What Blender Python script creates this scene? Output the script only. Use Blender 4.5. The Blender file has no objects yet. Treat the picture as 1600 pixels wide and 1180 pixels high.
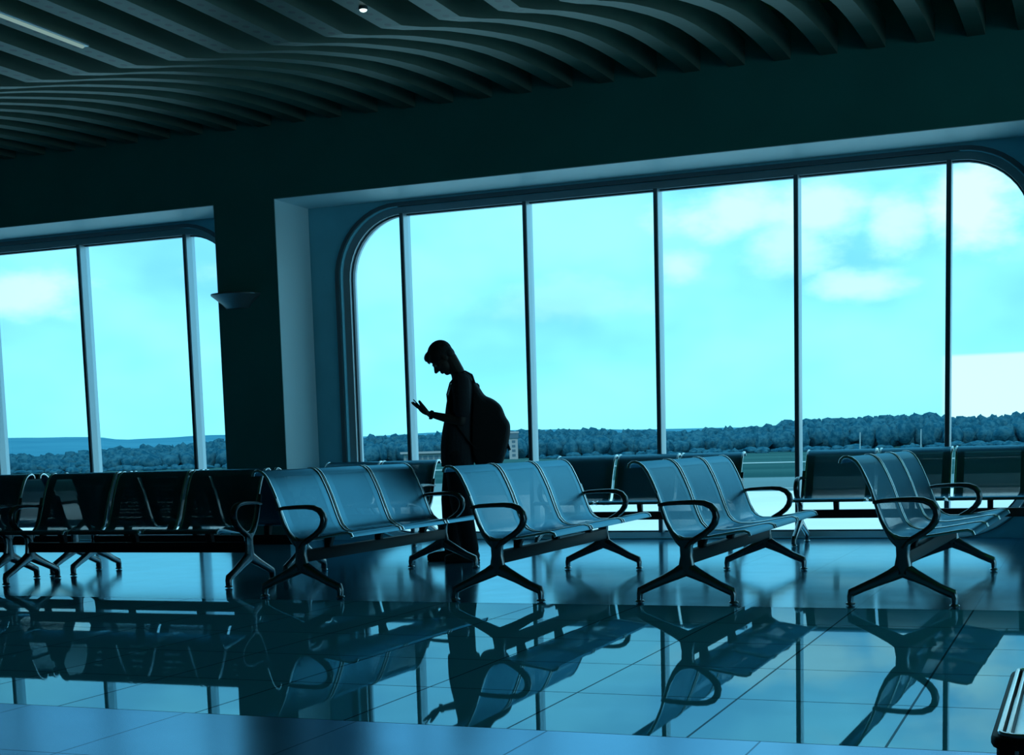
import bpy, bmesh, math, random
from mathutils import Vector, Matrix, noise
random.seed(7)
S = bpy.context.scene
COL = S.collection
PI = math.pi

# ------------------------------------------------------------------ camera
H = 0.87
F, CY, YAW, PITCH, ROLL = 2234.2775, 963.4466, -0.3840, -0.1179, -0.0289
cy, sy = math.cos(YAW), math.sin(YAW)
fw = Vector((sy*math.cos(PITCH), cy*math.cos(PITCH), math.sin(PITCH)))
rt0 = Vector((cy, -sy, 0)); up0 = rt0.cross(fw)
c_, s_ = math.cos(ROLL), math.sin(ROLL)
rt = c_*rt0 + s_*up0
up = -s_*rt0 + c_*up0
cam = bpy.data.cameras.new('camera'); camo = bpy.data.objects.new('camera', cam); COL.objects.link(camo)
camo.matrix_world = Matrix(((rt.x, up.x, -fw.x, 0), (rt.y, up.y, -fw.y, 0), (rt.z, up.z, -fw.z, H), (0, 0, 0, 1)))
cam.sensor_width = 36; cam.sensor_fit = 'HORIZONTAL'; cam.lens = 36*F/1600
cam.shift_y = (CY-590)/1600
cam.clip_end = 8000; cam.clip_start = 0.05
S.camera = camo
S.view_settings.view_transform = 'Standard'; S.view_settings.look = 'None'
S.view_settings.exposure = 0; S.view_settings.gamma = 1

# ------------------------------------------------------------------ node helpers
class NT:
    def __init__(s, tree): s.t = tree; tree.nodes.clear()
    def n(s, typ, **kw):
        o = s.t.nodes.new(typ)
        for k, v in kw.items(): setattr(o, k, v)
        return o
    def l(s, a, b): s.t.links.new(a, b)
    def put(s, sock, v):
        if isinstance(v, bpy.types.NodeSocket): s.l(v, sock)
        elif v is not None: sock.default_value = v
    def m(s, op, a, b=None, c=None, clamp=False):
        o = s.n('ShaderNodeMath', operation=op, use_clamp=clamp)
        s.put(o.inputs[0], a); s.put(o.inputs[1], b); s.put(o.inputs[2], c)
        return o.outputs[0]
    def mix(s, f, a, b):
        o = s.n('ShaderNodeMix', data_type='RGBA')
        s.put(o.inputs[0], f); s.put(o.inputs[6], a); s.put(o.inputs[7], b)
        return o.outputs[2]
    def smooth(s, v, a, b, lo=0., hi=1.):
        o = s.n('ShaderNodeMapRange', interpolation_type='SMOOTHSTEP')
        s.put(o.inputs[0], v); s.put(o.inputs[1], a); s.put(o.inputs[2], b); s.put(o.inputs[3], lo); s.put(o.inputs[4], hi)
        return o.outputs[0]
    def noise(s, vec, scale, detail=3., rough=.5):
        o = s.n('ShaderNodeTexNoise'); s.put(o.inputs['Vector'], vec)
        o.inputs['Scale'].default_value = scale; o.inputs['Detail'].default_value = detail; o.inputs['Roughness'].default_value = rough
        return o.outputs[0]
def C4(c): return (c[0], c[1], c[2], 1.)

# ------------------------------------------------------------------ world: bright hazy sky with soft clouds
W = bpy.data.worlds.new('sky'); S.world = W; W.use_nodes = True
w = NT(W.node_tree)
tc = w.n('ShaderNodeTexCoord')
sep = w.n('ShaderNodeSeparateXYZ'); w.l(tc.outputs['Generated'], sep.inputs[0])
az = w.m('ARCTAN2', sep.outputs[0], sep.outputs[1])
el = w.m('ARCSINE', sep.outputs[2])
comb = w.n('ShaderNodeCombineXYZ'); w.l(az, comb.inputs[0]); w.l(w.m('MULTIPLY', el, 1.7), comb.inputs[1])
n1 = w.noise(comb.outputs[0], 22, 5, .55)
n2 = w.noise(comb.outputs[0], 7, 3, .5)
base = w.mix(w.smooth(n2, .3, .7), C4((.23, .84, 1.3)), C4((.40, 1.25, 1.6)))
base = w.mix(w.smooth(el, .0, .09, .75, 0.), base, C4((.33, 1.3, 1.45)))
tot = None
for (a0, e0, ra, re, amp) in [(-.225, .152, .045, .018, 1.), (-.17, .150, .035, .022, 1.), (-.19, .130, .03, .022, .8), (-.120, .140, .022, .02, 1.),
                              (-.072, .150, .032, .03, 1.3), (-.145, .100, .035, .010, .9), (-.71, .108, .05, .016, 1.15),
                              (-.264, .118, .018, .012, .8), (-.55, .12, .04, .01, .35), (-.34, .10, .06, .015, .3),
                              (.1, .2, .2, .08, .8), (-.9, .2, .15, .05, .8), (.4, .15, .2, .04, .9)]:
    dx = w.m('DIVIDE', w.m('SUBTRACT', az, a0), ra)
    dy = w.m('DIVIDE', w.m('SUBTRACT', el, e0), re)
    d = w.m('SQRT', w.m('ADD', w.m('MULTIPLY', dx, dx), w.m('MULTIPLY', dy, dy)))
    d = w.m('ADD', d, w.m('MULTIPLY', w.m('SUBTRACT', n1, .5), 2.2))
    v = w.m('MULTIPLY', w.smooth(d, .25, 1.35, 1., 0.), amp)
    tot = v if tot is None else w.m('MAXIMUM', tot, v)
base = w.mix(w.m('MINIMUM', w.m('MULTIPLY', tot, .8), 1.), base, C4((.80, 1.4, 1.5)))
# flat-topped pale patch of the right pane, painted into the sky
pale_patch = w.m('MULTIPLY', w.smooth(az, -.092, -.086), w.smooth(el, .0500, .0530, 1., 0.))
base = w.mix(w.m('MULTIPLY', pale_patch, .85), base, C4((.83, 1.4, 1.5)))
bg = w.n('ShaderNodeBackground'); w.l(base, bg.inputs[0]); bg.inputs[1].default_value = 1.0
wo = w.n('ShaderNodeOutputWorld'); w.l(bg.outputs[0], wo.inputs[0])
sun = bpy.data.lights.new('sun', 'SUN'); sun.energy = 1.2; sun.color = (1., .78, .62); sun.angle = .03
suno = bpy.data.objects.new('sun', sun); COL.objects.link(suno); suno.rotation_euler = (math.radians(40), 0, math.radians(25))
def win_portal(name, x0, x1):
    a = bpy.data.lights.new(name, 'AREA'); a.shape = 'RECTANGLE'; a.size = x1-x0; a.size_y = 3.06
    a.cycles.is_portal = True
    o = bpy.data.objects.new(name, a); COL.objects.link(o)
    o.location = ((x0+x1)/2, 12.78, 1.59); o.rotation_euler = (-PI/2, 0, 0)
for i_, (a_, b_) in enumerate([(-14.27, -8.0), (-6.72, -.45), (1.0, 7.3)]):
    win_portal('daylight_portal', a_, b_)

# ------------------------------------------------------------------ materials
def mat(name): 
    m = bpy.data.materials.new(name); m.use_nodes = True
    return m, NT(m.node_tree)
def out(t, sh): o = t.n('ShaderNodeOutputMaterial'); t.l(sh, o.inputs[0])
def princ(name, col, rough=.6, metal=0., spec=.5, noise_amt=0., noise_scale=8., bump=0., bscale=40.):
    m, t = mat(name)
    p = t.n('ShaderNodeBsdfPrincipled')
    tcx = t.n('ShaderNodeTexCoord')
    if noise_amt:
        v = t.noise(tcx.outputs['Object'], noise_scale, 4)
        f = t.smooth(v, .3, .7)
        t.l(t.mix(f, C4([c*(1-noise_amt) for c in col]), C4([min(1, c*(1+noise_amt)) for c in col])), p.inputs['Base Color'])
    else: p.inputs['Base Color'].default_value = C4(col)
    p.inputs['Roughness'].default_value = rough; p.inputs['Metallic'].default_value = metal
    p.inputs['Specular IOR Level'].default_value = spec
    if bump:
        b = t.n('ShaderNodeBump'); b.inputs['Strength'].default_value = bump; b.inputs['Distance'].default_value = .01
        t.l(t.noise(tcx.outputs['Object'], bscale, 3), b.inputs['Height']); t.l(b.outputs[0], p.inputs['Normal'])
    out(t, p.outputs[0]); return m
M = {}
M['wall'] = princ('painted_wall', (.15, .25, .25), .7, noise_amt=.05, noise_scale=2)
M['wall_blue'] = princ('window_wall_paint', (.20, .60, .74), .6, noise_amt=.04, noise_scale=3)
M['lit_reveal'] = princ('lit_reveal_tone', (.72, .93, 1.0), .45)  # soffit and jambs: window light put into a paler colour
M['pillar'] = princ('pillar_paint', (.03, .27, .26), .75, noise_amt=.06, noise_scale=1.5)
M['dark_room'] = princ('far_room_wall', (.08, .12, .12), .8)
M['slab'] = princ('ceiling_void', (.02, .40, .12), .85, noise_amt=.4, noise_scale=1.2)
M['alu'] = princ('mullion_aluminium', (.50, .62, .68), .35, .6)
M['alu_dark'] = princ('frame_dark', (.10, .14, .17), .4, .3)
M['chrome'] = princ('chrome_edge', (.98, .98, .98), .22, 1.)
M['cast'] = princ('polished_cast_leg', (.28, .31, .33), .24, 1., noise_amt=.1)
M['arm'] = princ('dark_armrest', (.16, .17, .18), .25, .9)
M['beam'] = princ('bench_beam_paint', (.008, .011, .013), .55, 0.)
M['foot'] = princ('foot_glide', (.5, .52, .54), .3, 1.)
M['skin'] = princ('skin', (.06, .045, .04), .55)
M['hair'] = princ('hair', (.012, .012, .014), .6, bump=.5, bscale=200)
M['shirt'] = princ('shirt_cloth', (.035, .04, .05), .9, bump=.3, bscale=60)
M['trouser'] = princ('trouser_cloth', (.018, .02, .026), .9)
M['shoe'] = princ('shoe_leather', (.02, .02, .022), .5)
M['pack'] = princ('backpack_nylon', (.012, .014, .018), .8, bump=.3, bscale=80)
M['eye'] = princ('eye_white', (.4, .4, .4), .2)
M['phone'] = princ('phone_case', (.02, .02, .025), .2)
M['sconce'] = princ('sconce_metal', (.30, .38, .42), .35, .7)
M['rib_side'] = None
M['concrete'] = princ('apron_concrete', (.75, .80, .78), .9, noise_amt=.08, noise_scale=.05)
M['taxi'] = princ('taxiway', (.08, .18, .20), .9, noise_amt=.1, noise_scale=.02)
M['line'] = princ('white_line', (.3, .4, .4), .9)
M['bld'] = princ('pale_render', (.20, .28, .30), .8)
M['bldroof'] = princ('pale_roof', (.3, .36, .38), .7)
M['bldwin'] = princ('far_window', (.06, .14, .19), .4)
M['pole'] = princ('pole_grey', (.25, .4, .45), .6)
M['frameblack'] = princ('table_frame_black', (.006, .007, .009), .5, 0.)

def mat_rib():
    m, t = mat('perforated_rib')
    g = t.n('ShaderNodeTexCoord'); sp = t.n('ShaderNodeSeparateXYZ'); t.l(g.outputs['UV'], sp.inputs[0])
    u, v = sp.outputs[0], sp.outputs[1]
    du = t.m('DIVIDE', u, .020); 
    fv = t.m('SUBTRACT', t.m('FRACT', t.m('DIVIDE', v, .115)), .5)
    dv = t.m('DIVIDE', t.m('MULTIPLY', fv, .115), .026)
    d = t.m('ADD', t.m('MULTIPLY', du, du), t.m('MULTIPLY', dv, dv))
    hole = t.m('MULTIPLY', t.m('LESS_THAN', d, 1.), t.m('GREATER_THAN', v, 3.9))
    p = t.n('ShaderNodeBsdfPrincipled'); p.inputs['Roughness'].default_value = .45; p.inputs['Metallic'].default_value = .25
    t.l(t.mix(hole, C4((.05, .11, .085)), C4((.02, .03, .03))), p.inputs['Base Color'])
    out(t, p.outputs[0]); return m
M['rib'] = mat_rib()
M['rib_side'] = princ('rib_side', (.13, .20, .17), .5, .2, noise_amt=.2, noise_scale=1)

def mat_perf():
    m, t = mat('perforated_steel')
    g = t.n('ShaderNodeTexCoord'); sp = t.n('ShaderNodeSeparateXYZ'); t.l(g.outputs['UV'], sp.inputs[0])
    u, v = sp.outputs[0], sp.outputs[1]
    P_ = .0043
    a = t.m('SUBTRACT', t.m('FRACT', t.m('DIVIDE', u, P_)), .5); b = t.m('SUBTRACT', t.m('FRACT', t.m('DIVIDE', v, P_)), .5)
    d = t.m('SQRT', t.m('ADD', t.m('MULTIPLY', a, a), t.m('MULTIPLY', b, b)))
    hole = t.m('LESS_THAN', d, .305)
    # no holes in the solid margin (u is centred, v runs along the profile)
    inm = t.m('LESS_THAN', t.m('ABSOLUTE', u), .216)
    inv = t.m('MULTIPLY', t.m('GREATER_THAN', v, .125), t.m('LESS_THAN', v, .80))
    hole = t.m('MULTIPLY', hole, t.m('MULTIPLY', inm, inv))
    p = t.n('ShaderNodeBsdfGlossy')
    p.inputs[0].default_value = C4((.13, .31, .40)); p.inputs['Roughness'].default_value = .33
    tr = t.n('ShaderNodeBsdfTransparent')
    mx = t.n('ShaderNodeMixShader'); t.l(hole, mx.inputs[0]); t.l(p.outputs[0], mx.inputs[1]); t.l(tr.outputs[0], mx.inputs[2])
    out(t, mx.outputs[0]); return m
M['perf'] = mat_perf()

def mat_glass(name, tint):
    m, t = mat(name)
    tr = t.n('ShaderNodeBsdfTransparent'); tr.inputs[0].default_value = C4(tint)
    gl = t.n('ShaderNodeBsdfGlossy'); gl.inputs['Roughness'].default_value = .01; gl.inputs[0].default_value = C4((.8, .95, 1))
    fr = t.n('ShaderNodeFresnel'); fr.inputs[0].default_value = 1.45
    mx = t.n('ShaderNodeMixShader'); t.l(t.m('MULTIPLY', fr.outputs[0], .6), mx.inputs[0]); t.l(tr.outputs[0], mx.inputs[1]); t.l(gl.outputs[0], mx.inputs[2])
    out(t, mx.outputs[0]); return m
M['glass'] = mat_glass('window_glass', (.97, 1., 1.))

def mat_floor(name, rough, refl, dif, jx, ox, jy, oy, jw, jcol, nz=0.):
    """glazed tile: dark body + bluish mirror coat; joints every jx, jy"""
    m, t = mat(name)
    g = t.n('ShaderNodeTexCoord'); sp = t.n('ShaderNodeSeparateXYZ'); t.l(g.outputs['Object'], sp.inputs[0])
    def joint(c, step, off, wd):
        f = t.m('FRACT', t.m('DIVIDE', t.m('SUBTRACT', c, off-step*50), step))
        e = t.m('MINIMUM', f, t.m('SUBTRACT', 1., f))
        return t.m('LESS_THAN', e, wd/step/2)
    j = t.m('MAXIMUM', joint(sp.outputs[0], jx, ox, jw), joint(sp.outputs[1], jy, oy, jw*1.1))
    nv = t.noise(g.outputs['Object'], 3.5, 5, .6)
    gl = t.n('ShaderNodeBsdfGlossy'); gl.inputs['Roughness'].default_value = rough
    if nz:
        t.l(t.m('ADD', rough-nz, t.m('MULTIPLY', nv, nz*2)), gl.inputs['Roughness'])
    t.l(t.mix(j, t.mix(t.smooth(nv, .3, .7), C4([c*.93 for c in refl]), C4(refl)), C4([c*jcol for c in refl])), gl.inputs[0])
    df = t.n('ShaderNodeBsdfDiffuse')
    t.l(t.mix(j, C4(dif), C4([c*.25 for c in dif])), df.inputs[0])
    ad = t.n('ShaderNodeAddShader'); t.l(gl.outputs[0], ad.inputs[0]); t.l(df.outputs[0], ad.inputs[1])
    out(t, ad.outputs[0]); return m
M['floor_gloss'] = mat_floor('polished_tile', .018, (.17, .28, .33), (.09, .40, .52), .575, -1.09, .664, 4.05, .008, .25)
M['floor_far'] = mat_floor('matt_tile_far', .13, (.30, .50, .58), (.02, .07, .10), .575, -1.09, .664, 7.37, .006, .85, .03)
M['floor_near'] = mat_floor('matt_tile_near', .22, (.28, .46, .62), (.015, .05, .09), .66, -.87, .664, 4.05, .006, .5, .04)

def mat_grass():
    m, t = mat('airfield_grass')
    g = t.n('ShaderNodeTexCoord')
    mp = t.n('ShaderNodeMapping'); mp.inputs['Scale'].default_value = (.004, .02, 1); t.l(g.outputs['Object'], mp.inputs[0])
    v = t.noise(mp.outputs[0], 1., 6, .6)
    p = t.n('ShaderNodeBsdfDiffuse'); t.l(t.mix(t.smooth(v, .35, .65), C4((.02, .085, .09)), C4((.045, .14, .14))), p.inputs[0])
    out(t, p.outputs[0]); return m
M['grass'] = mat_grass()
def mat_forest(name, a, b, sc):
    m, t = mat(name)
    g = t.n('ShaderNodeTexCoord'); v = t.noise(g.outputs['Object'], sc, 6, .65)
    p = t.n('ShaderNodeBsdfDiffuse'); t.l(t.mix(t.smooth(v, .38, .62), C4(a), C4(b)), p.inputs[0])
    bb = t.n('ShaderNodeBump'); bb.inputs['Distance'].default_value = 1.2; bb.inputs['Strength'].default_value = .35 if sc > .05 else 0.
    t.l(t.noise(g.outputs['Object'], sc*2, 4), bb.inputs['Height']); t.l(bb.outputs[0], p.inputs['Normal'])
    out(t, p.outputs[0]); return m
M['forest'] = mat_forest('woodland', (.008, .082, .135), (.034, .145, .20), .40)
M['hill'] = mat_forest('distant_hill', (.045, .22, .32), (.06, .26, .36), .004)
def emit(name, col, st):
    m, t = mat(name); e = t.n('ShaderNodeEmission'); e.inputs[0].default_value = C4(col); e.inputs[1].default_value = st
    out(t, e.outputs[0]); return m
M['tube'] = emit('fluorescent_tube', (.42, .68, .64), .5)
M['spot'] = emit('small_lamp', (.75, 1., .95), 2.5)

# ------------------------------------------------------------------ mesh builder
class MB:
    def __init__(s): s.v = []; s.f = []; s.uv = None
    def add(s, vs, fs):
        o = len(s.v); s.v += [tuple(v) for v in vs]; s.f += [tuple(i+o for i in f) for f in fs]; return s
    def box(s, x0, x1, y0, y1, z0, z1, bev=0.):
        if bev <= 0:
            return s.add([(x, y, z) for z in (z0, z1) for y in (y0, y1) for x in (x0, x1)],
                  [(0, 2, 3, 1), (4, 5, 7, 6), (0, 1, 5, 4), (2, 6, 7, 3), (0, 4, 6, 2), (1, 3, 7, 5)])
        bm = bmesh.new(); bmesh.ops.create_cube(bm, size=1)
        for v in bm.verts: v.co = Vector(((x0+x1)/2+v.co.x*(x1-x0), (y0+y1)/2+v.co.y*(y1-y0), (z0+z1)/2+v.co.z*(z1-z0)))
        bmesh.ops.bevel(bm, geom=list(bm.edges), offset=bev, segments=2, profile=.5, affect='EDGES')
        bm.verts.ensure_lookup_table()
        s.add([v.co[:] for v in bm.verts], [[v.index for v in f.verts] for f in bm.faces]); bm.free(); return s
    def sweep(s, pts, ru, rv, nrm=Vector((0, 1, 0)), n=10, power=2.6, closed=False, cap=True):
        """planar path; ru = half thickness in the path's plane, rv = half width along nrm"""
        P = [Vector(p) for p in pts]; N = len(P)
        RU = ru if isinstance(ru, (list, tuple)) else [ru]*N; RV = rv if isinstance(rv, (list, tuple)) else [rv]*N
        vs = []
        for i, p in enumerate(P):
            a = P[i-1] if (i > 0 or closed) else p; b = P[(i+1) % N] if (i < N-1 or closed) else p
            T = (b-a).normalized(); U = T.cross(nrm)
            U = U.normalized() if U.length > 1e-6 else Vector((1, 0, 0)); B = U.cross(T).normalized()
            for k in range(n):
                t = 2*PI*k/n+PI/n; c, d = math.cos(t), math.sin(t)
                e = 2/power
                vs.append(p + U*RU[i]*math.copysign(abs(c)**e, c) + B*RV[i]*math.copysign(abs(d)**e, d))
        fs = []
        for i in range(N if closed else N-1):
            j = (i+1) % N
            for k in range(n): fs.append((i*n+k, i*n+(k+1) % n, j*n+(k+1) % n, j*n+k))
        if cap and not closed: fs += [tuple(range(n))[::-1], tuple((N-1)*n+k for k in range(n))]
        return s.add(vs, fs)
    def ell(s, c, r, rot=None, seg=20, rings=12):
        c = Vector(c); vs = []; fs = []
        for i in range(1, rings):
            ph = PI*i/rings
            for k in range(seg):
                t = 2*PI*k/seg
                v = Vector((r[0]*math.sin(ph)*math.cos(t), r[1]*math.sin(ph)*math.sin(t), r[2]*math.cos(ph)))
                vs.append((rot @ v if rot else v)+c)
        top = Vector((0, 0, r[2])); bot = Vector((0, 0, -r[2]))
        vs += [(rot @ top if rot else top)+c, (rot @ bot if rot else bot)+c]; a, b = len(vs)-2, len(vs)-1
        for i in range(rings-2):
            for k in range(seg): fs.append((i*seg+k, (i+1)*seg+k, (i+1)*seg+(k+1) % seg, i*seg+(k+1) % seg))
        for k in range(seg): fs += [(a, k, (k+1) % seg), (b, (rings-2)*seg+(k+1) % seg, (rings-2)*seg+k)]
        return s.add(vs, fs)
    def limb(s, pts, rad, n=14):
        """round tapered chain with round ends"""
        P = [Vector(p) for p in pts]
        for i in range(len(P)-1):
            a, b, ra, rb = P[i], P[i+1], rad[i], rad[i+1]
            T = (b-a).normalized(); U = T.orthogonal().normalized(); B = T.cross(U)
            vs = []; fs = []; rows = []
            for t in (-80, -50, -20): rows.append((a+T*ra*math.sin(math.radians(t)), ra*math.cos(math.radians(t))))
            for q_ in (0, .5, 1): rows.append((a.lerp(b, q_), ra+(rb-ra)*q_))
            for t in (20, 50, 80): rows.append((b+T*rb*math.sin(math.radians(t)), rb*math.cos(math.radians(t))))
            for c, r in rows:
                for k in range(n):
                    t = 2*PI*k/n; vs.append(c+(U*math.cos(t)+B*math.sin(t))*r)
            for i2 in range(len(rows)-1):
                for k in range(n): fs.append((i2*n+k, i2*n+(k+1) % n, (i2+1)*n+(k+1) % n, (i2+1)*n+k))
            fs += [tuple(range(n))[::-1], tuple((len(rows)-1)*n+k for k in range(n))]
            s.add(vs, fs)
        return s
    def build(s, name, m, parent=None, smooth=True, uv=None, loc=None):
        me = bpy.data.meshes.new(name); me.from_pydata(s.v, [], s.f); me.update()
        bm = bmesh.new(); bm.from_mesh(me); bmesh.ops.recalc_face_normals(bm, faces=bm.faces[:]); bm.to_mesh(me); bm.free()
        if smooth:
            me.polygons.foreach_set('use_smooth', [True]*len(me.polygons))
            try: me.set_sharp_from_angle(angle=math.radians(38))
            except Exception: pass
        me.materials.append(m) if not isinstance(m, list) else [me.materials.append(x) for x in m]
        if uv:
            ul = me.uv_layers.new(name='UVMap')
            for l in me.loops: ul.data[l.index].uv = uv(me.vertices[l.vertex_index].co)
        o = bpy.data.objects.new(name, me); COL.objects.link(o)
        if parent is not None: o.parent = parent
        if loc: o.location = loc
        return o
def empty(name, loc=(0, 0, 0), rz=0., sc=(1, 1, 1)):
    o = bpy.data.objects.new(name, None); COL.objects.link(o); o.location = loc; o.rotation_euler = (0, 0, rz); o.scale = sc
    o.empty_display_size = .1
    return o
def tag(o, label=None, cat=None, group=None, kind=None):
    if label: o['label'] = label
    if cat: o['category'] = cat
    if group: o['group'] = group
    if kind: o['kind'] = kind
    return o
def struct(mb, name, m, smooth=False, parent=None):
    o = mb.build(name, m, parent, smooth)
    if parent is None: o['kind'] = 'structure'
    return o
def copy_tree(o, parent=None):
    c = o.copy(); COL.objects.link(c)
    if parent is not None: c.parent = parent
    for ch in list(o.children): copy_tree(ch, c)
    return c

# ------------------------------------------------------------------ room shell
X0, X1, YB = -15.0, 8.0, -4.0
WY, FY = 12.585, 11.95          # window wall face, pillar / beam face
ZB, ZT = 3.24, 4.75
def slab(name, x0, x1, y0, y1, m, parent=None):
    return struct(MB().box(x0, x1, y0, y1, -.12, 0), name, m, parent=parent)
floor = slab('floor', X0, X1, 4.05, 7.40, M['floor_gloss'])
slab('floor_matt_far', X0, X1, 7.40, WY, M['floor_far'], floor)
slab('floor_matt_near', X0, X1, YB, 4.05, M['floor_near'], floor)
struct(MB().box(X0-.2, X0, YB-.2, WY+.2, -.12, ZT), 'wall_left', M['wall'])
struct(MB().box(X0-.2, X1+.2, YB-.2, YB, -.12, ZT), 'wall_back', M['dark_room'])
# right wall; unseen glazed opening added to light the bench faces
wr = struct(MB().box(X1, X1+.2, YB-.2, 1.0, -.12, ZT).box(X1, X1+.2, 11.0, WY+.2, -.12, ZT).box(X1, X1+.2, 1.0, 11.0, 3.1, ZT).box(X1, X1+.2, 1.0, 11.0, -.12, .1), 'wall_right', M['wall'])
a = bpy.data.lights.new('daylight_portal', 'AREA'); a.shape = 'RECTANGLE'; a.size = 3.0; a.size_y = 10; a.cycles.is_portal = True
o = bpy.data.objects.new('daylight_portal', a); COL.objects.link(o); o.location = (X1+.25, 6, 1.6); o.rotation_euler = (0, PI/2, 0)

def rrect(x0, x1, z0, z1, r, seg=12):
    pts = []
    for (cx, cz, a0) in ((x1-r, z1-r, 0), (x0+r, z1-r, 90), (x0+r, z0+r, 180), (x1-r, z0+r, 270)):
        for k in range(seg+1):
            t = math.radians(a0+90*k/seg); pts.append((cx+r*math.cos(t), cz+r*math.sin(t)))
    return pts
WZ0, WZ1, WR = .055, 3.115, .58
def ring_between(mb, A, B, ya, yb=None):
    """faces between two equal-length outlines; A at ya, B at yb"""
    yb = ya if yb is None else yb
    n = len(A); vs = [(x, ya, z) for x, z in A]+[(x, yb, z) for x, z in B]
    mb.add(vs, [(i, (i+1) % n, n+(i+1) % n, n+i) for i in range(n)])
def outer_for(pts, px0, px1, pz0, pz1):
    res = []
    cx, cz = (px0+px1)/2, (pz0+pz1)/2
    seg = len(pts)//4
    for i, (x, z) in enumerate(pts):
        q4 = i//seg; k = (i % seg)/(seg-1)
        ex = px1 if q4 in (0, 3) else px0; ez = pz1 if q4 in (0, 1) else pz0
        # travel along the outer rectangle's corner
        if q4 == 0: a_, b_ = (px1, z), (x, pz1)
        elif q4 == 1: a_, b_ = (x, pz1), (px0, z)
        elif q4 == 2: a_, b_ = (px0, z), (x, pz0)
        else: a_, b_ = (x, pz0), (px1, z)
        if k < .5: res.append((a_[0]+(ex-a_[0])*k*2, a_[1]+(ez-a_[1])*k*2))
        else: res.append((ex+(b_[0]-ex)*(k-.5)*2, ez+(b_[1]-ez)*(k-.5)*2))
    return res
wallmb = MB()
windows = [  # opening x0, x1, mullions, panel x0, x1
    (-14.27, -8.0, [-13.65, -12.4, -11.15, -9.90, -8.575], X0, -7.44),
    (-6.72, -.45, [-6.12, -4.86, -3.61, -2.365, -1.105], -7.44, .27),
    (1.0, 7.27, [1.6, 2.86, 4.11, 5.36, 6.65], .27, X1)]
for wi, (a0, a1, mus, p0, p1) in enumerate(windows):
    inner = rrect(a0-.06, a1+.06, WZ0-.045, WZ1+.06, WR+.05)
    outer = outer_for(inner, p0, p1, 0, ZT)
    ring_between(wallmb, inner, outer, WY)
    ring_between(wallmb, inner, outer, WY+.26)
    ring_between(wallmb, inner, inner, WY, WY+.26)
    wn = empty('window_%d' % (wi+1), ((a0+a1)/2, WY, 0)); wn['kind'] = 'structure'
    ox, oy = (a0+a1)/2, WY
    def L(pts): return [(x-ox, z) for x, z in pts]
    # raised trim bead round the opening
    t1 = rrect(a0-.115, a1+.115, WZ0-.053, WZ1+.095, WR+.10); t2 = rrect(a0-.075, a1+.075, WZ0-.050, WZ1+.06, WR+.06)
    mb = MB(); ring_between(mb, L(t1), L(t2), -.016); ring_between(mb, L(t1), L(t1), 0, -.016); ring_between(mb, L(t2), L(t2), -.016, .04)
    struct(mb, 'window_trim', M['alu_dark'], parent=wn)
    # aluminium frame
    f1 = rrect(a0-.058, a1+.058, WZ0-.043, WZ1+.058, WR+.048); f2 = rrect(a0, a1, WZ0, WZ1, WR)
    mb = MB(); ring_between(mb, L(f1), L(f2), .05, .075); ring_between(mb, L(f2), L(f2), .075, .22); ring_between(mb, L(f1), L(f1), .05, .22); ring_between(mb, L(f1), L(f2), .22)
    struct(mb, 'window_frame', M['alu'], parent=wn)
    g1 = rrect(a0+.014, a1-.014, WZ0+.014, WZ1-.014, WR-.014)
    mb = MB(); ring_between(mb, L(f2), L(g1), .115); ring_between(mb, L(g1), L(g1), .115, .16); ring_between(mb, L(f2), L(g1), .16)
    struct(mb, 'glazing_gasket', M['alu_dark'], parent=wn)
    for mx in mus:
        struct(MB().box(mx-ox-.021, mx-ox+.021, .035, .19, WZ0+.002, WZ1-.002, .004), 'mullion', M['alu'], parent=wn)
        struct(MB().box(mx-ox-.017, mx-ox+.017, .024, .035, WZ0+.002, WZ1-.002), 'mullion_cap', M['alu_dark'], parent=wn)
    # panes: cut the rounded outline between mullions
    xs = [a0]+mus+[a1]
    for i in range(len(xs)-1):
        l, r = xs[i]+(.02 if i else .005), xs[i+1]-(.02 if i < len(xs)-2 else .005)
        poly = []
        K = 14
        def ztop(x):
            dl, dr = x-a0, a1-x; d_ = min(dl, dr)
            return 0 if d_ >= WR else WR-math.sqrt(max(0, WR*WR-(WR-d_)**2))
        top = [(l+(r-l)*k/K) for k in range(K+1)]
        poly = [(x-ox, WZ0+ztop(x)+.003) for x in top]+[(x-ox, WZ1-ztop(x)-.003) for x in reversed(top)]
        n = len(poly); y0, y1 = .134, .142
        mb = MB().add([(x, y0, z) for x, z in poly]+[(x, y1, z) for x, z in poly],
                      [(K-k, K-k-1, n-1-(K-k-1), n-1-(K-k)) for k in range(K)]+[tuple(n+i for i in (K-k, K-k-1, n-1-(K-k-1), n-1-(K-k))) for k in range(K)]+[(i, (i+1) % n, n+(i+1) % n, n+i) for i in range(n)])
        # single-sheet shading: keep only the room-side face and rim
        mb = MB().add([(x, y0, z) for x, z in poly], [(K-k, K-k-1, n-1-(K-k-1), n-1-(K-k)) for k in range(K)])
        struct(mb, 'glass_pane', M['glass'], parent=wn)
struct(wallmb, 'wall_front', M['wall_blue'])
# glazing of the added right opening, out of view, for light on the benches
wn = empty('window_4', (X1+.1, 6, 0)); wn['kind'] = 'structure'
for yy in (-5, -2.5, 0, 2.5, 5): struct(MB().box(-.05, .05, yy-.03, yy+.03, .1, 3.1), 'mullion', M['alu'], parent=wn)
struct(MB().add([(0, -5, .1), (0, 5, .1), (0, 5, 3.1), (0, -5, 3.1)], [(0, 1, 2, 3)]), 'glass_pane', M['glass'], parent=wn)

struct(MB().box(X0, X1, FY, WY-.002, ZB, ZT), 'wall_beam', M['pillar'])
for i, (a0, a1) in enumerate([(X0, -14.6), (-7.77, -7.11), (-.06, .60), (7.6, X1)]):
    struct(MB().box(a0, a1, FY, WY-.002, 0, ZB), 'wall_pillar_%d' % (i+1), M['pillar'])

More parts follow.
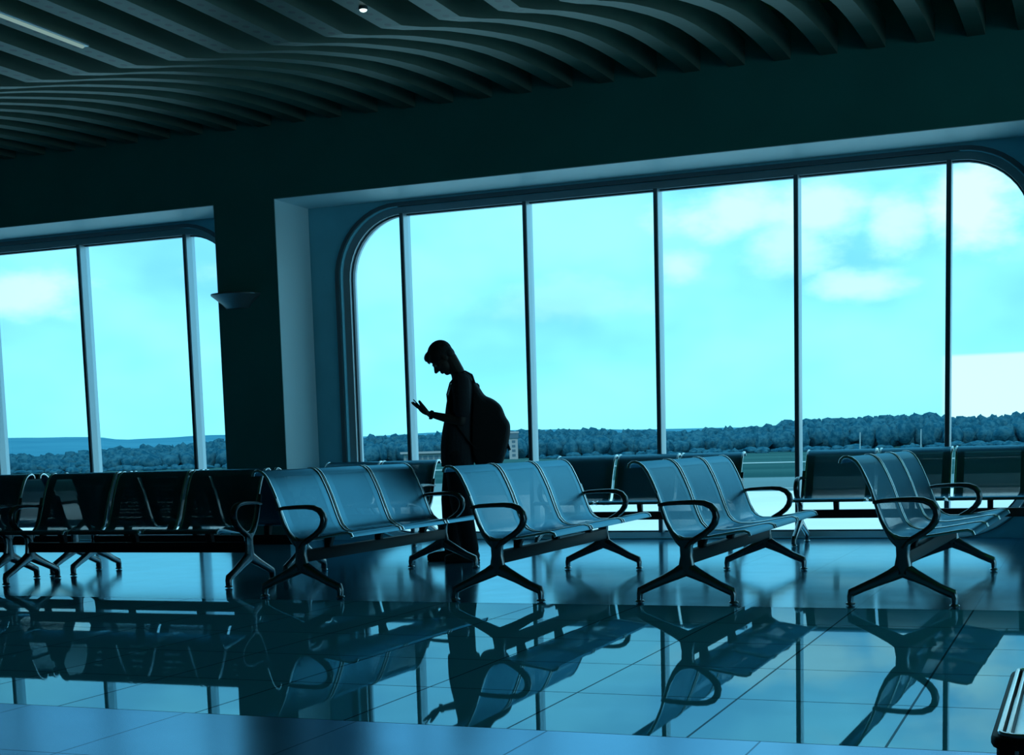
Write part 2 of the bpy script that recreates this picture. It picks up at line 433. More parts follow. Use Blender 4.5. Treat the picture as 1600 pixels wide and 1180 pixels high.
# added strips on recess soffit and jambs; paler colour carries the window light
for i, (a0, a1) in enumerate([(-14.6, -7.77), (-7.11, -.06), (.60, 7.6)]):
    struct(MB().box(a0+.001, a1-.001, FY+.004, WY-.004, ZB-.006, ZB).box(a0, a0+.006, FY+.004, WY-.004, .001, ZB-.006).box(a1-.006, a1, FY+.004, WY-.004, .001, ZB-.006), 'trim_%d' % (i+2), M['lit_reveal'])
# ceiling slab + curved ribs
ceil = struct(MB().box(X0, X1, YB, FY, 4.30, 4.42), 'ceiling', M['slab'])
prof = [(11.95, 3.90), (11.6, 3.895), (11.2, 3.88), (10.8, 3.855), (10.4, 3.82), (10.0, 3.77), (9.6, 3.705), (9.2, 3.63), (8.8, 3.55), (8.45, 3.47), (8.15, 3.395), (7.85, 3.33), (4.0, 3.33), (1.0, 3.33)]
ss = [0.]
for i in range(1, len(prof)): ss.append(ss[-1]+math.dist(prof[i], prof[i-1]))
def make_rib():
    w2, dp, th = .066, .20, .006
    me_v = []; me_f = []; uvs = []; mi = []
    sec = [(-w2, dp), (-w2, 0), (w2, 0), (w2, dp), (w2-.02, dp), (w2-.02, dp-.006), (w2-th, dp-.006), (w2-th, th), (-w2+th, th), (-w2+th, dp-.006), (-w2+.02, dp-.006), (-w2+.02, dp)]
    n = len(sec)
    for i, (y, z) in enumerate(prof):
        a_ = prof[max(0, i-1)]; b_ = prof[min(len(prof)-1, i+1)]
        ty, tz = b_[0]-a_[0], b_[1]-a_[1]; l_ = math.hypot(ty, tz); ny, nz = tz/l_, -ty/l_
        if nz < 0: ny, nz = -ny, -nz
        for (x, h) in sec: me_v.append((x, y+ny*h if i else y, z+nz*h if i else z+h)); uvs.append((x, ss[i]))
    for i in range(len(prof)-1):
        for k in range(n):
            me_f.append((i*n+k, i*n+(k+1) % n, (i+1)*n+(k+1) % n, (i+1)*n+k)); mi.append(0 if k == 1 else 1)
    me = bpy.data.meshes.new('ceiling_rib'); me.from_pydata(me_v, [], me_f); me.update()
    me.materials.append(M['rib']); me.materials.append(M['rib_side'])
    ul = me.uv_layers.new(name='UVMap')
    for l in me.loops: ul.data[l.index].uv = uvs[l.vertex_index]
    for p, k in zip(me.polygons, mi): p.material_index = k
    o = bpy.data.objects.new('ceiling_rib', me); COL.objects.link(o); o.parent = ceil
    return o
rib = make_rib(); rx = -.853
rib.location.x = rx
for k in range(-6, 37):
    if k == 0: continue
    c = rib.copy(); COL.objects.link(c); c.location.x = rx-.3715*k

# ------------------------------------------------------------------ bench
SP = [(-.322, .738), (-.318, .756), (-.303, .768), (-.283, .769), (-.262, .762), (-.240, .745), (-.218, .715), (-.188, .655), (-.160, .590), (-.135, .520), (-.112, .455), (-.088, .400), (-.058, .368), (-.015, .352), (.05, .352), (.12, .360), (.20, .373), (.28, .387), (.315, .390), (.337, .382), (.345, .364)]
sl = [0.]
for i in range(1, len(SP)): sl.append(sl[-1]+math.dist(SP[i], SP[i-1]))
def nrmals(P):
    r = []
    for i in range(len(P)):
        a_, b_ = P[max(0, i-1)], P[min(len(P)-1, i+1)]; dx, dz = b_[0]-a_[0], b_[1]-a_[1]; l_ = math.hypot(dx, dz); r.append((-dz/l_, dx/l_))
    return r
NR = nrmals(SP)
def make_seat_mesh(hw):
    vs = []; fs = []; uv = []
    cols = [-hw, -hw+.012, 0, hw-.012, hw]; th = .0025
    for sgn in (1, -1):
        for i, (x, z) in enumerate(SP):
            for c in cols: vs.append((x-NR[i][0]*th*sgn*-1, c, z-NR[i][1]*th*sgn*-1)); uv.append((c, sl[i]))
    n = len(cols); N = len(SP)
    for b in (0, N*n):
        for i in range(N-1):
            for k in range(n-1): fs.append((b+i*n+k, b+i*n+k+1, b+(i+1)*n+k+1, b+(i+1)*n+k))
    for i in range(N-1):
        for k in (0, n-1): fs.append((i*n+k, (i+1)*n+k, N*n+(i+1)*n+k, N*n+i*n+k))
    return vs, fs, uv
def make_bench(nseat=3, sw=.6):
    root = empty('waiting_bench')
    L_ = nseat*sw
    hw = sw/2-.019
    for i in range(nseat):
        c = -L_/2+sw*(i+.5)
        vs, fs, uv = make_seat_mesh(hw-.007)
        me = bpy.data.meshes.new('seat'); me.from_pydata(vs, [], fs); me.update()
        me.polygons.foreach_set('use_smooth', [True]*len(me.polygons)); me.set_sharp_from_angle(angle=math.radians(50))
        me.materials.append(M['perf']); ul = me.uv_layers.new(name='UVMap')
        for l in me.loops: ul.data[l.index].uv = uv[l.vertex_index]
        so = bpy.data.objects.new('seat', me); COL.objects.link(so); so.parent = root; so.location = (0, c, 0)
        for sg in (-1, 1):
            mb = MB().sweep([(x, 0, z) for x, z in SP], .0080, .0085, n=12, power=3.2)
            ro = mb.build('side_rail', M['chrome'], so); ro.location = (0, sg*hw, 0); ro['label'] = 'bright chrome side rail'
    # beam
    MB().box(-.03, .03, -L_/2+.01, L_/2-.01, .215, .285, .006).build('beam', M['beam'], root)
    for i in range(nseat):
        c = -L_/2+sw*(i+.5)
        MB().sweep([(0, c, .28), (0, c, .30), (.01, c, .349)], [.022, .022, .03], .022, n=8, power=6).build('seat_support', M['beam'], root)
    # end castings: hub with two splayed legs and foot pads
    for sg in (-1, 1):
        y = sg*(L_/2-.005)
        mb = MB()
        mb.sweep([(0, y, .345), (0, y, .31), (0, y, .26), (0, y, .20), (0, y, .165)], [.050, .036, .034, .045, .055], .021, n=12)
        mb.sweep([(-.012, y, .185), (-.06, y, .160), (-.13, y, .128), (-.20, y, .097), (-.262, y, .068), (-.266, y, .05), (-.266, y, .018)], [.040, .033, .027, .024, .024, .017, .014], .021, n=12)
        mb.sweep([(.012, y, .185), (.06, y, .160), (.12, y, .130), (.18, y, .098), (.250, y, .068), (.256, y, .05), (.256, y, .018)], [.040, .033, .027, .024, .024, .017, .014], .021, n=12)
        mb.sweep([(-.16, y, .60), (-.138, y, .53), (-.110, y, .445), (-.08, y, .385), (-.045, y, .345), (-.01, y, .315)], [.006, .009, .010, .013, .02, .025], .015, n=10)
        lg = mb.build('leg_casting', M['cast'], root)
        for x in (-.266, .256):
            MB().ell((x, y, .010), (.026, .026, .010), seg=14, rings=6).ell((x, y, .018), (.014, .014, .012), seg=12, rings=6).build('foot_glide', M['foot'], lg)
        P = [(-.150, .535), (-.10, .543), (-.02, .547), (.05, .548), (.10, .543), (.138, .527), (.160, .500), (.166, .468), (.157, .435), (.135, .405), (.100, .378), (.060, .355), (.02, .330), (0, .30)]
        MB().sweep([(x, y, z) for x, z in P], [.009, .012, .013, .014, .016, .018, .019, .019, .019, .018, .017, .016, .018, .020], .022, n=12).build('armrest', M['arm'], root)
    return root
b3 = make_bench()
BG = 'steel waiting benches'
def place(o, x, y, rz, sc, label, name_group=BG):
    o.location = (x, y, 0); o.rotation_euler = (0, 0, rz); o.scale = sc; tag(o, label, 'bench', name_group)
R = math.radians
KY = 1.147
place(b3, -2.005, 8.53, 0, (1, KY, 1), 'three-seat perforated steel bench, third from left of the four side-on benches facing right')
place(copy_tree(b3), -.835, 8.53, R(-1.9), (1, KY, 1), 'three-seat steel bench at far right of the four side-on benches, nearest the tubular table')
place(copy_tree(b3), -3.12, 8.50, R(1.2), (1, KY, 1), 'three-seat steel bench facing right directly in front of the standing person')
place(copy_tree(b3), -4.40, 8.55, 0, (1, KY, 1), 'darker blue three-seat steel bench facing right, beside the end of the back-to-back benches')
place(copy_tree(b3), -6.165, 8.28, -PI/2, (1.05, 1.03, 1), 'dark bench facing the camera in the right back-to-back pair, left of the side-on benches')
place(copy_tree(b3), -6.165, 9.02, PI/2, (1.05, 1.03, 1), 'dark bench facing the windows in the right back-to-back pair, left of the side-on benches')
place(copy_tree(b3), -8.20, 8.28, -PI/2, (1.05, 1.03, 1), 'dark bench facing the camera, cut off by the left edge of the photo')
place(copy_tree(b3), -8.20, 9.02, PI/2, (1.05, 1.03, 1), 'dark bench facing the windows, cut off by the left edge of the photo')
place(copy_tree(b3), -1.31, 11.90, -PI/2, (1.12, 1.0, 1), 'silhouetted bench against the window behind the far right side-on bench')
place(copy_tree(b3), -3.585, 11.90, -PI/2, (1.12, .955, 1), 'silhouetted bench against the window behind the two middle side-on benches')
b2 = make_bench(2, .6)
place(b2, -6.215, 11.90, -PI/2, (1.12, 1, 1), 'short silhouetted bench against the window to the left of the standing person')

# ------------------------------------------------------------------ low tubular table, right foreground
tb = empty('low_table', (-.128, 2.19, 0)); tag(tb, 'low table with a black and chrome tubular frame at the bottom right corner', 'table')
TW, TD, TZ = .62, .66, .42
def rl(x0, x1, y0, y1, z, r, seg=5):
    return [(p[0], p[1], z) for p in rrect(x0, x1, y0, y1, r, seg)]
MB().sweep(rl(.008, TW, .008, TD, TZ-.008, .03), .009, .010, Vector((0, 0, 1)), n=10, closed=True).build('outer_frame_rail', M['frameblack'], tb)
mb = MB().sweep(rl(.012, TW-.004, .012, TD-.004, TZ+.004, .028), .0038, .0038, Vector((0, 0, 1)), n=8, closed=True)
mb.sweep(rl(.024, TW-.016, .024, TD-.016, TZ+.002, .02), .003, .003, Vector((0, 0, 1)), n=8, closed=True)
mb.build('chrome_rail', M['chrome'], tb)
MB().sweep(rl(.024, TW-.016, .024, TD-.016, TZ-.012, .02), .005, .008, Vector((0, 0, 1)), n=8, closed=True).build('inner_frame_rail', M['frameblack'], tb)
MB().box(.030, TW-.022, .030, TD-.022, TZ-.016, TZ-.008).build('glass_top', M['glass'], tb)
for x in (.024, TW-.016):
    for y in (.028, TD-.02):
        MB().sweep([(x, y, TZ-.018), (x, y, .2), (x, y, .0)], .016, .016, n=10).build('leg', M['frameblack'], tb)

# ------------------------------------------------------------------ wall sconce on the pillar
sc = empty('wall_light', (-7.55, FY, 2.255)); tag(sc, 'wedge-shaped metal uplight fixed to the dark pillar between the windows', 'wall light')
def sconce():
    rows = [(.135, .25, .24), (.122, .25, .24), (.04, .15, .14), (.0, .12, .09)]
    vs = []; n = 16
    for z, a_, b_ in rows:
        for k in range(n+1):
            t = PI*k/n; vs.append((-a_*math.cos(t), -b_*math.sin(t)**.8, z))
    fs = [(i*(n+1)+k, i*(n+1)+k+1, (i+1)*(n+1)+k+1, (i+1)*(n+1)+k) for i in range(3) for k in range(n)]
    fs.append(tuple(3*(n+1)+k for k in range(n+1)))
    return MB().add(vs, fs)
sh = sconce().build('shade', M['sconce'], sc)
so_ = sh.modifiers.new('s', 'SOLIDIFY'); so_.thickness = .004
MB().box(-.07, .07, -.02, 0, .0, .13, .004).build('wall_plate', M['alu_dark'], sc)

# ------------------------------------------------------------------ ceiling lamps
fl = empty('strip_light', (-5.605, 6.58, 3.312)); tag(fl, 'slim linear fluorescent light between the ceiling ribs at upper left', 'ceiling light')
MB().box(-.03, .03, -1.2, .75, .004, .017, .003).build('housing', M['alu'], fl)
MB().limb([(0, -1.17, .005), (0, .72, .005)], [.015, .015]).build('tube', M['tube'], fl)
dl = empty('spotlight', (-3.80, 7.45, 3.318)); tag(dl, 'small bright spotlight peeking between the ceiling ribs at top centre', 'ceiling light')
MB().sweep([(0, 0, .012), (0, 0, .0)], .026, .026, Vector((0, 1, 0)), n=16, power=2).build('housing', M['alu_dark'], dl)
MB().ell((0, 0, 0), (.021, .021, .012)).build('bulb', M['spot'], dl)

# ------------------------------------------------------------------ person
PX = Vector((-4.551, 10.150, 0))
A = math.atan2(-.375, -.927)
person = empty('person', PX, A); tag(person, 'person standing in profile by the window with bowed head, dark shirt and trousers', 'person')
def remesh(mb, name, m, parent, vox=.006, sm=3):
    o = mb.build(name, m, parent)
    r = o.modifiers.new('r', 'REMESH'); r.mode = 'VOXEL'; r.voxel_size = vox; r.use_smooth_shade = True
    if sm: s2 = o.modifiers.new('s', 'SMOOTH'); s2.iterations = sm; s2.factor = .5
    return o
hc = Vector((.058, 0, 1.560)); f_ = Vector((.64, 0, -.77)); u_ = Vector((.77, 0, .64))
HR = Matrix((( f_.x, 0, u_.x), (0, 1, 0), (f_.z, 0, u_.z)))
def hp(f, s, u): return hc+f_*f+u_*u+Vector((0, s, 0))
body = MB()
body.ell(hp(-.012, 0, .025), (.093, .074, .092), HR)
body.ell(hp(.030, 0, -.035), (.062, .060, .075), HR)
body.ell(hp(.052, 0, -.092), (.032, .034, .026), HR)           # chin
body.limb([hp(.082, 0, .012), hp(.112, 0, -.024)], [.009, .014])  # nose
body.ell(hp(.098, 0, -.030), (.014, .019, .010), HR)
body.ell(hp(.080, 0, .022), (.014, .052, .012), HR)            # brow
body.ell(hp(.088, 0, -.058), (.010, .022, .006), HR); body.ell(hp(.085, 0, -.070), (.010, .020, .007), HR)  # lips
for s in (-1, 1):
    body.ell(hp(-.012, s*.076, -.012), (.018, .007, .030), HR)   # ear
    body.ell(hp(.055, s*.040, -.022), (.022, .018, .018), HR)    # cheek
body.limb([hp(-.035, 0, -.045), (-.055, 0, 1.45), (-.085, 0, 1.36)], [.055, .055, .07])
body.limb([(-.09, -.13, 1.37), (-.09, .13, 1.37)], [.06, .06])
body.limb([(-.08, 0, 1.30), (-.055, 0, 1.12), (-.03, 0, .95)], [.095, .09, .095])
# left arm: bent, forearm level, palm up; right arm hanging
body.limb([(-.085, .185, 1.365), (-.085, .215, 1.22), (-.075, .225, 1.075)], [.05, .045, .037])
body.limb([(-.075, .225, 1.075), (.05, .19, 1.105), (.165, .155, 1.137)], [.036, .033, .023])
body.limb([(-.085, -.185, 1.365), (-.10, -.215, 1.22), (-.10, -.225, 1.08)], [.05, .045, .037])
body.limb([(-.10, -.225, 1.08), (-.06, -.215, .95), (-.015, -.205, .845)], [.036, .031, .023])
# left hand: palm, four curled fingers, thumb
d1 = Vector((.84, -.05, .54)).normalized(); pn = Vector((-.54, 0, .84)).normalized(); lat = d1.cross(pn).normalized()
if lat.y < 0: lat = -lat
hb = Vector((.172, .152, 1.139))
HRo = Matrix((d1, lat, pn)).transposed()
body.ell(hb+d1*.038, (.052, .042, .023), HRo)
body.ell(hb+d1*.018+lat*.022+pn*.006, (.028, .018, .014), HRo)
for j, (off, ln, cu) in enumerate([(.030, .070, .10), (.010, .079, .08), (-.010, .075, .16), (-.029, .060, .30)]):
    p0 = hb+d1*.068+lat*off; dd = (d1*math.cos(cu*.3)+pn*math.sin(cu*.3))
    p1 = p0+dd*ln*.45; dd = (d1*math.cos(cu*1.2)+pn*math.sin(cu*1.2)); p2 = p1+dd*ln*.32; dd = (d1*math.cos(cu*2.3)+pn*math.sin(cu*2.3)); p3 = p2+dd*ln*.26
    body.limb([hb+d1*.04+lat*off*.8, p0, p1, p2, p3], [.0125, .0120, .0112, .0100, .0084], n=10)
t0 = hb+d1*.012+lat*.030
body.limb([t0, t0+lat*.010+pn*.016+d1*.030, t0+lat*.006+pn*.030+d1*.062, t0-lat*.004+pn*.044+d1*.092], [.021, .0175, .0145, .0105], n=10)
# right hand, relaxed
rb = Vector((-.015, -.205, .845)); dr = Vector((.22, .03, -.97)).normalized(); ln_ = Vector((.97, 0, .22)); sn = Vector((0, 1, 0))
RHo = Matrix((dr, ln_, sn)).transposed()
body.ell(rb+dr*.048, (.050, .038, .015), RHo)
for off, l4 in ((.030, .068), (.010, .078), (-.010, .073), (-.028, .058)):
    p0 = rb+dr*.085+ln_*off
    body.limb([p0-dr*.03, p0, p0+dr*l4*.5+sn*.008, p0+dr*l4*.9+sn*.024], [.009, .009, .0085, .007], n=10)
body.limb([rb+dr*.02+ln_*.028, rb+dr*.05+ln_*.045+sn*.012, rb+dr*.085+ln_*.046+sn*.022], [.012, .0105, .008], n=10)
# legs under the trousers: right (far) leg forward, left (near) leg back
body.limb([(-.03, -.09, .90), (.03, -.10, .50), (.035, -.11, .10)], [.085, .055, .036])
body.limb([(-.03, .09, .90), (-.05, .10, .50), (-.115, .11, .11)], [.085, .055, .036])
body.limb([(.035, -.11, .06), (.14, -.12, .035)], [.035, .028]); body.limb([(-.115, .11, .07), (-.01, .12, .04)], [.035, .028])
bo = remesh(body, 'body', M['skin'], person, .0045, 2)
# hair
hm = MB().ell(hp(-.020, 0, .042), (.101, .084, .094), HR).ell(hp(-.058, 0, -.005), (.048, .070, .062), HR).ell(hp(.050, 0, .088), (.050, .062, .036), HR).ell(hp(.072, 0, .068), (.024, .055, .020), HR)
for k in range(26):
    t = random.uniform(-1, 1); hm.limb([hp(.03+.02*random.random(), t*.05, .10), hp(.088+.010*random.random(), t*.055, .066-.012*random.random())], [.012, .005], n=6)
remesh(hm, 'hair', M['hair'], person, .005, 1)
for s in (-1, 1): MB().ell(hp(.079, s*.030, .004), (.011, .011, .011), seg=12, rings=8).build('eye', M['eye'], person)
# shirt
sh_ = MB()
def loft(mb, rows, n=28, power=2.4):
    vs = []; fs = []
    for (cx, cy_, cz, rx_, ry_) in rows:
        for k in range(n):
            t = 2*PI*k/n; c, d = math.cos(t), math.sin(t); e = 2/power
            vs.append((cx+rx_*math.copysign(abs(c)**e, c), cy_+ry_*math.copysign(abs(d)**e, d), cz))
    for i in range(len(rows)-1):
        for k in range(n): fs.append((i*n+k, i*n+(k+1) % n, (i+1)*n+(k+1) % n, (i+1)*n+k))
    fs += [tuple(range(n))[::-1], tuple((len(rows)-1)*n+k for k in range(n))]
    mb.add(vs, fs)
loft(sh_, [(-.03, 0, .735, .125, .185), (-.035, 0, .80, .132, .19), (-.035, 0, .90, .130, .185), (-.045, 0, 1.0, .126, .178), (-.057, 0, 1.10, .116, .176), (-.070, 0, 1.20, .114, .182), (-.085, 0, 1.28, .112, .190), (-.090, 0, 1.34, .098, .19), (-.088, 0, 1.385, .082, .165), (-.082, 0, 1.42, .066, .11), (-.075, 0, 1.445, .056, .065)])
sh_.limb([(-.13, 0, 1.40), (-.15, 0, 1.30)], [.045, .06])
for s, e1, e2 in ((1, (-.088, .212, 1.24), (-.085, .225, 1.16)), (-1, (-.10, -.215, 1.24), (-.105, -.225, 1.16))):
    sh_.limb([(-.082, s*.165, 1.362), (e1[0], e1[1], e1[2]), e2], [.074, .068, .066])
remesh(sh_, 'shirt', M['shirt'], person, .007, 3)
# trousers
tr_ = MB()
loft(tr_, [(-.03, 0, .72, .105, .17), (-.035, 0, .82, .112, .175), (-.04, 0, .93, .11, .165), (-.04, 0, 1.0, .10, .155)])
tr_.limb([(-.03, -.09, .82), (.03, -.10, .48), (.035, -.11, .10)], [.105, .082, .068])
tr_.limb([(-.03, .09, .82), (-.045, .10, .48), (-.11, .11, .10)], [.105, .082, .068])
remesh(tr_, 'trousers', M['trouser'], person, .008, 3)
def shoe(mb, x, y, lift=0):
    def v(a_, b_, c): return (x+a_, y+b_, c+lift)
    mb.limb([v(-.02, 0, .075), v(-.035, 0, .045), v(.05, 0, .040), v(.13, .004, .036), v(.175, .008, .032)], [.045, .040, .040, .038, .028])
    mb.box(x-.075, x+.20, y-.038, y+.042, lift+.0, lift+.022, .01)
for x, y in ((.035, -.11), (-.11, .11)):
    m_ = MB(); shoe(m_, x, y); remesh(m_, 'shoe', M['shoe'], person, .006, 2)
MB().sweep([(.150+.012*math.cos(t)*0, 0, 0) for t in (0,)]*1+[(.15, .0001, 0)], .001, .001) if False else None
wv = MB(); ax = Vector((.115, -.035, .032)).normalized(); U = ax.orthogonal().normalized(); B = ax.cross(U); cw = Vector((.150, .160, 1.133))
wv.sweep([cw+(U*math.cos(t)+B*math.sin(t))*.029 for t in [2*PI*k/20 for k in range(20)]], .004, .010, ax, n=8, closed=True)
wv.ell(cw+Vector((.006, .0, -.031)), (.016, .015, .007))
wv.build('wristwatch', M['arm'], person)

# phone in the hand
ph = MB(); ph.box(-.066, .066, -.034, .034, -.004, .004, .003)
pho = ph.build('mobile_phone', M['phone'])
Wm = Matrix.Translation(PX) @ Matrix.Rotation(A, 4, 'Z')
pc = hb+d1*.088+pn*.0165+lat*.0
d2 = (d1*.94+pn*.24).normalized(); pn2 = lat.cross(d2).normalized(); pn2 = -pn2 if pn2.z < 0 else pn2
lm = Matrix((d2, pn2.cross(d2), pn2)).transposed().to_4x4(); lm.translation = pc
pho.matrix_world = Wm @ lm
tag(pho, 'small dark mobile phone lying in the raised hand of the standing person', 'phone')

# backpack
bp = empty('backpack', PX, A); tag(bp, 'dark bulging backpack worn on the back of the standing person', 'backpack')
OUT = [(-.155, 1.405), (-.190, 1.375), (-.222, 1.325), (-.252, 1.275), (-.275, 1.258), (-.312, 1.245), (-.355, 1.215), (-.390, 1.180), (-.402, 1.12), (-.418, 1.090), (-.444, 1.060), (-.450, 1.02), (-.438, .95), (-.425, .89), (-.408, .84), (-.395, .78), (-.368, .725), (-.32, .700), (-.24, .705), (-.17, .72), (-.145, .80), (-.145, .95), (-.150, 1.10), (-.165, 1.22), (-.165, 1.31)]
def pack_slices(out_, hw_, k_pow, cx, cz, m_, name, par, nsl=13, bumps=.006):
    vs = []; fs = []; n = len(out_)
    ys = [math.sin(PI/2*(2*i/(nsl-1)-1)) for i in range(nsl)]
    for y in ys:
        k = max(.12, (1-abs(y)**k_pow))**(1/k_pow)
        for (s2, z) in out_:
            p = Vector((cx+(s2-cx)*(.7+.3*k), y*hw_, cz+(z-cz)*(.5+.5*k)))
            p += Vector((noise.noise(p*14), noise.noise(p*14+Vector((5, 5, 5))), noise.noise(p*14+Vector((9, 1, 3)))))*bumps
            vs.append(p)
    for i in range(nsl-1):
        for k in range(n): fs.append((i*n+k, i*n+(k+1) % n, (i+1)*n+(k+1) % n, (i+1)*n+k))
    fs += [tuple(range(n))[::-1], tuple((nsl-1)*n+k for k in range(n))]
    o = MB().add(vs, fs).build(name, m_, par)
    sb = o.modifiers.new('s', 'SUBSURF'); sb.levels = 1; sb.render_levels = 2
    return o
pack_slices(OUT, .155, 3.5, -.21, 1.0, M['pack'], 'main_compartment', bp)
PK = [(-.36, 1.03), (-.42, 1.035), (-.440, 1.01), (-.438, .95), (-.425, .88), (-.408, .82), (-.385, .79), (-.34, .79)]
pack_slices(PK, .10, 4, -.36, .92, M['pack'], 'front_pocket', bp, 9, .002)
for s in (-1, 1):
    MB().sweep([(-.19, s*.07, 1.345), (-.165, s*.10, 1.425), (-.115, s*.115, 1.452), (-.05, s*.12, 1.428), (.002, s*.125, 1.365), (.028, s*.13, 1.28), (.02, s*.15, 1.17), (-.04, s*.175, 1.05), (-.12, s*.165, .93), (-.19, s*.13, .86)], .006, .024, n=8).build('shoulder_strap', M['pack'], bp)
MB().sweep([(-.412, .06, .90), (-.425, .06, .893), (-.432, .06, .875), (-.440, .06, .850), (-.428, .06, .845), (-.424, .06, .868), (-.412, .06, .885)], .006, .008, n=8).build('strap_end', M['pack'], bp)
MB().sweep([(-.175, -.03, 1.355), (-.200, -.02, 1.362), (-.212, 0, 1.350), (-.215, .02, 1.335), (-.215, .03, 1.31)], .006, .010, n=8).build('grab_loop', M['pack'], bp)

# ------------------------------------------------------------------ outside
GZ = -4.5
struct(MB().add([(-4500, 205, GZ), (3500, 205, GZ), (3500, 5500, GZ), (-4500, 5500, GZ)], [(0, 1, 2, 3)]), 'ground', M['grass'])
struct(MB().add([(-2500, 13.0, GZ), (2500, 13.0, GZ), (2500, 150, GZ), (-2500, 150, GZ)], [(0, 1, 2, 3)]), 'ground_apron', M['concrete'])
struct(MB().add([(-2500, 150, GZ), (2500, 150, GZ), (2500, 205, GZ), (-2500, 205, GZ)], [(0, 1, 2, 3)]), 'ground_taxiway', M['taxi'])
struct(MB().box(-2500, 2500, 158, 159.5, GZ, GZ+.02).box(-2500, 2500, 330, 345, GZ, GZ+.02), 'trim_1', M['line'])

def interp(tab, x):
    for i in range(len(tab)-1):
        if tab[i][0] <= x <= tab[i+1][0]:
            t = (x-tab[i][0])/(tab[i+1][0]-tab[i][0]); return tab[i][1]+(tab[i+1][1]-tab[i][1])*t
    return tab[0][1] if x < tab[0][0] else tab[-1][1]
TOP = [(-1.2, .004), (-.9, .006), (-.75, .0065), (-.69, .0045), (-.65, .008), (-.60, .0092), (-.58, .0115), (-.5, .012), (-.47, .0108), (-.43, .0118), (-.37, .0118), (-.336, .0118), (-.30, .0105), (-.274, .0082), (-.248, .0092), (-.215, .0100), (-.20, .0108), (-.192, .0135), (-.17, .0140), (-.12, .0152), (-.095, .0155), (-.085, .0120), (-.055, .0128), (0, .014), (.5, .014), (1.0, .012)]
ico = bmesh.new(); bmesh.ops.create_icosphere(ico, subdivisions=2, radius=1)
iv = [v.co.copy() for v in ico.verts]; ifc = [[v.index for v in f.verts] for f in ico.faces]; ico.free()
fv, ff = [], []
def crown(x, y, z0, z1, r):
    o = len(fv); c = Vector((x, y, (z0+z1)/2)); h = (z1-z0)/2; sd = Vector((x, y, 0))
    for v in iv:
        k = 1+.45*noise.noise(v*1.7+sd)+.55*noise.noise(v*5.5+sd)
        fv.append((c.x+v.x*r*k, c.y+v.y*r*k, c.z+v.z*h*min(k, 1.08)))
    for f in ifc: ff.append([i+o for i in f])
for row, (D_, dz) in enumerate([(760, 0), (730, -.0018), (700, -.0038), (672, -.0062)]):
    a_ = -1.0
    while a_ < .35:
        e_ = interp(TOP, a_)+dz+random.uniform(-.0011, .0006); r = random.uniform(2.4, 5.2)
        D2 = D_+random.uniform(-12, 12)
        zt = H+math.tan(e_)*D2
        if zt > GZ+2: crown(math.sin(a_)*D2, math.cos(a_)*D2, max(GZ-1, zt-random.uniform(9, 13)), zt, r)
        a_ += random.uniform(.0030, .0060)
for i in range(500):   # scrub at the foot of the wood
    a_ = random.uniform(-1.0, .3)
    if -.48 < a_ < -.36: continue
    D2 = random.uniform(600, 665); crown(math.sin(a_)*D2, math.cos(a_)*D2, GZ-1, GZ+random.uniform(1, 2.6), random.uniform(1.5, 3.5))
mb = MB(); mb.v = fv; mb.f = ff
fo = mb.build('woodland', M['forest']); fo.data.polygons.foreach_set('use_smooth', [True]*len(fo.data.polygons)); fo.data.attributes.remove(fo.data.attributes['sharp_edge']) if 'sharp_edge' in fo.data.attributes else None; tag(fo, 'dense belt of trees beyond the airfield along the horizon', 'trees', kind='stuff')
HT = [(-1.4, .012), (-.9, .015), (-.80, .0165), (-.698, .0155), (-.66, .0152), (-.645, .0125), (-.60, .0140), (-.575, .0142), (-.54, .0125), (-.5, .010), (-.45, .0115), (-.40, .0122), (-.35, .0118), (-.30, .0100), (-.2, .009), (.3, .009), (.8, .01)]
hv, hf = [], []; NA = 260
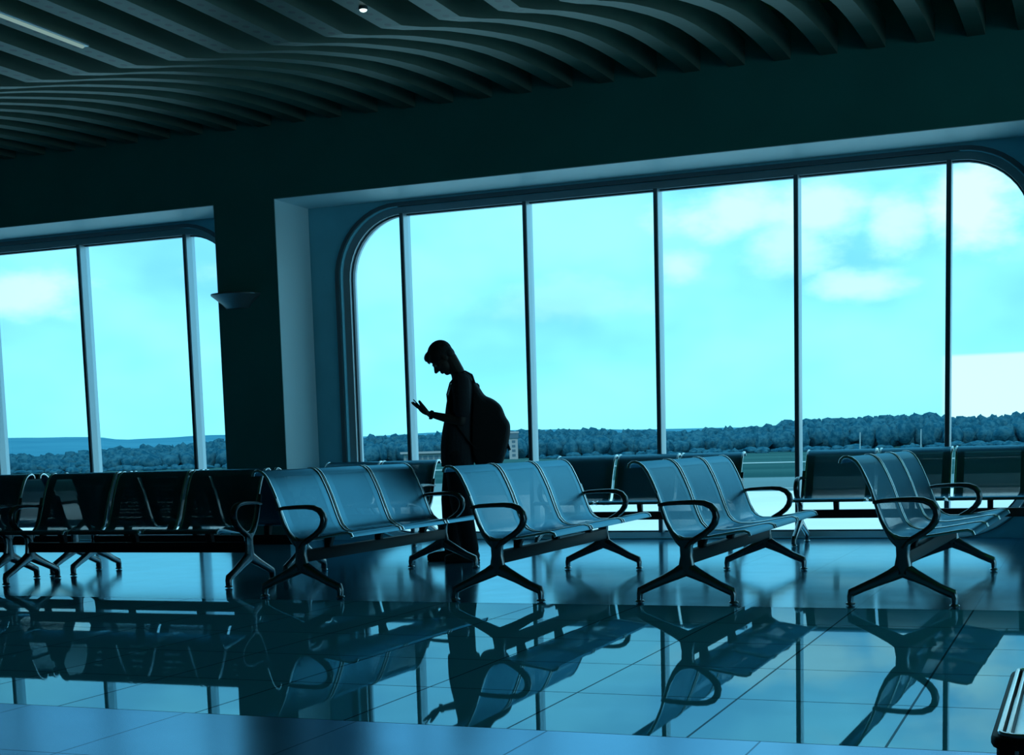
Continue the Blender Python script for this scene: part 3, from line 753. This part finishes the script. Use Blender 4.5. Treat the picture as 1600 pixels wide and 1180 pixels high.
for j, (D_, k) in enumerate([(1500, 0), (1900, .45), (2400, .85), (2700, 1.), (3200, .6)]):
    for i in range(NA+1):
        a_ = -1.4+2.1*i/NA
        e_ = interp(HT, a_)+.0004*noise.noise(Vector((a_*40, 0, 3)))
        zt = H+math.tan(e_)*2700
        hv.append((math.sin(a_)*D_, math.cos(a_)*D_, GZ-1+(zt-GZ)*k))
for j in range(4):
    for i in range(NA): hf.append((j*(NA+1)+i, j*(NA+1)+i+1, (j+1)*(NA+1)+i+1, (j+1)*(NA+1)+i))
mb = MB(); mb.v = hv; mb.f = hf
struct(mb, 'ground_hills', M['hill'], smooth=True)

def polar(a_, D_): return (math.sin(a_)*D_, math.cos(a_)*D_, GZ)
tb_ = empty('terminal_building', polar(-.437, 640), .437); tag(tb_, 'long low airfield building with a pale flat roof, to the left of the standing person', 'building')
mb = MB().box(-12, 12, -4, 4, 0, 3.6); mb.build('wall', M['bld'], tb_, False)
MB().box(-13.5, 13.5, -5.5, 5, 3.6, 4.5).build('roof', M['bldroof'], tb_, False)
for k in range(9): MB().box(-10.9+k*2.5, -9.2+k*2.5, -4.1, -3.9, 1.0, 2.6).build('window', M['bldwin'], tb_, False)
tw = empty('control_tower', polar(-.3795, 640), .38); tag(tw, 'slim pale control tower on the airfield just right of the backpack', 'tower')
MB().box(-1.9, 1.9, -1.9, 1.9, 0, 9.2).build('shaft', M['bldroof'], tw, False)
MB().box(-2.3, 2.3, -2.3, 2.3, 9.2, 11.4).build('cab', M['bldwin'], tw, False)
MB().box(-2.5, 2.5, -2.5, 2.5, 11.4, 12.2).build('roof', M['bldroof'], tw, False)
for k in range(4): MB().box(-.7, .8, -2.0, -1.85, 1.2+k*2.0, 2.3+k*2.0).build('window', M['bldwin'], tw, False)
for (a_, D_, h_, lb) in [(-.1435, 520, 7, 'thin pale airfield light pole behind the right silhouetted bench, left one'), (-.104, 520, 7.5, 'thin pale airfield light pole behind the right silhouetted bench, right one')]:
    MBx = MB().sweep([(0, 0, 0), (0, 0, h_)], .22, .22, n=8); o = MBx.build('light_pole', M['pole'], loc=polar(a_, D_))
    tag(o, lb, 'pole')
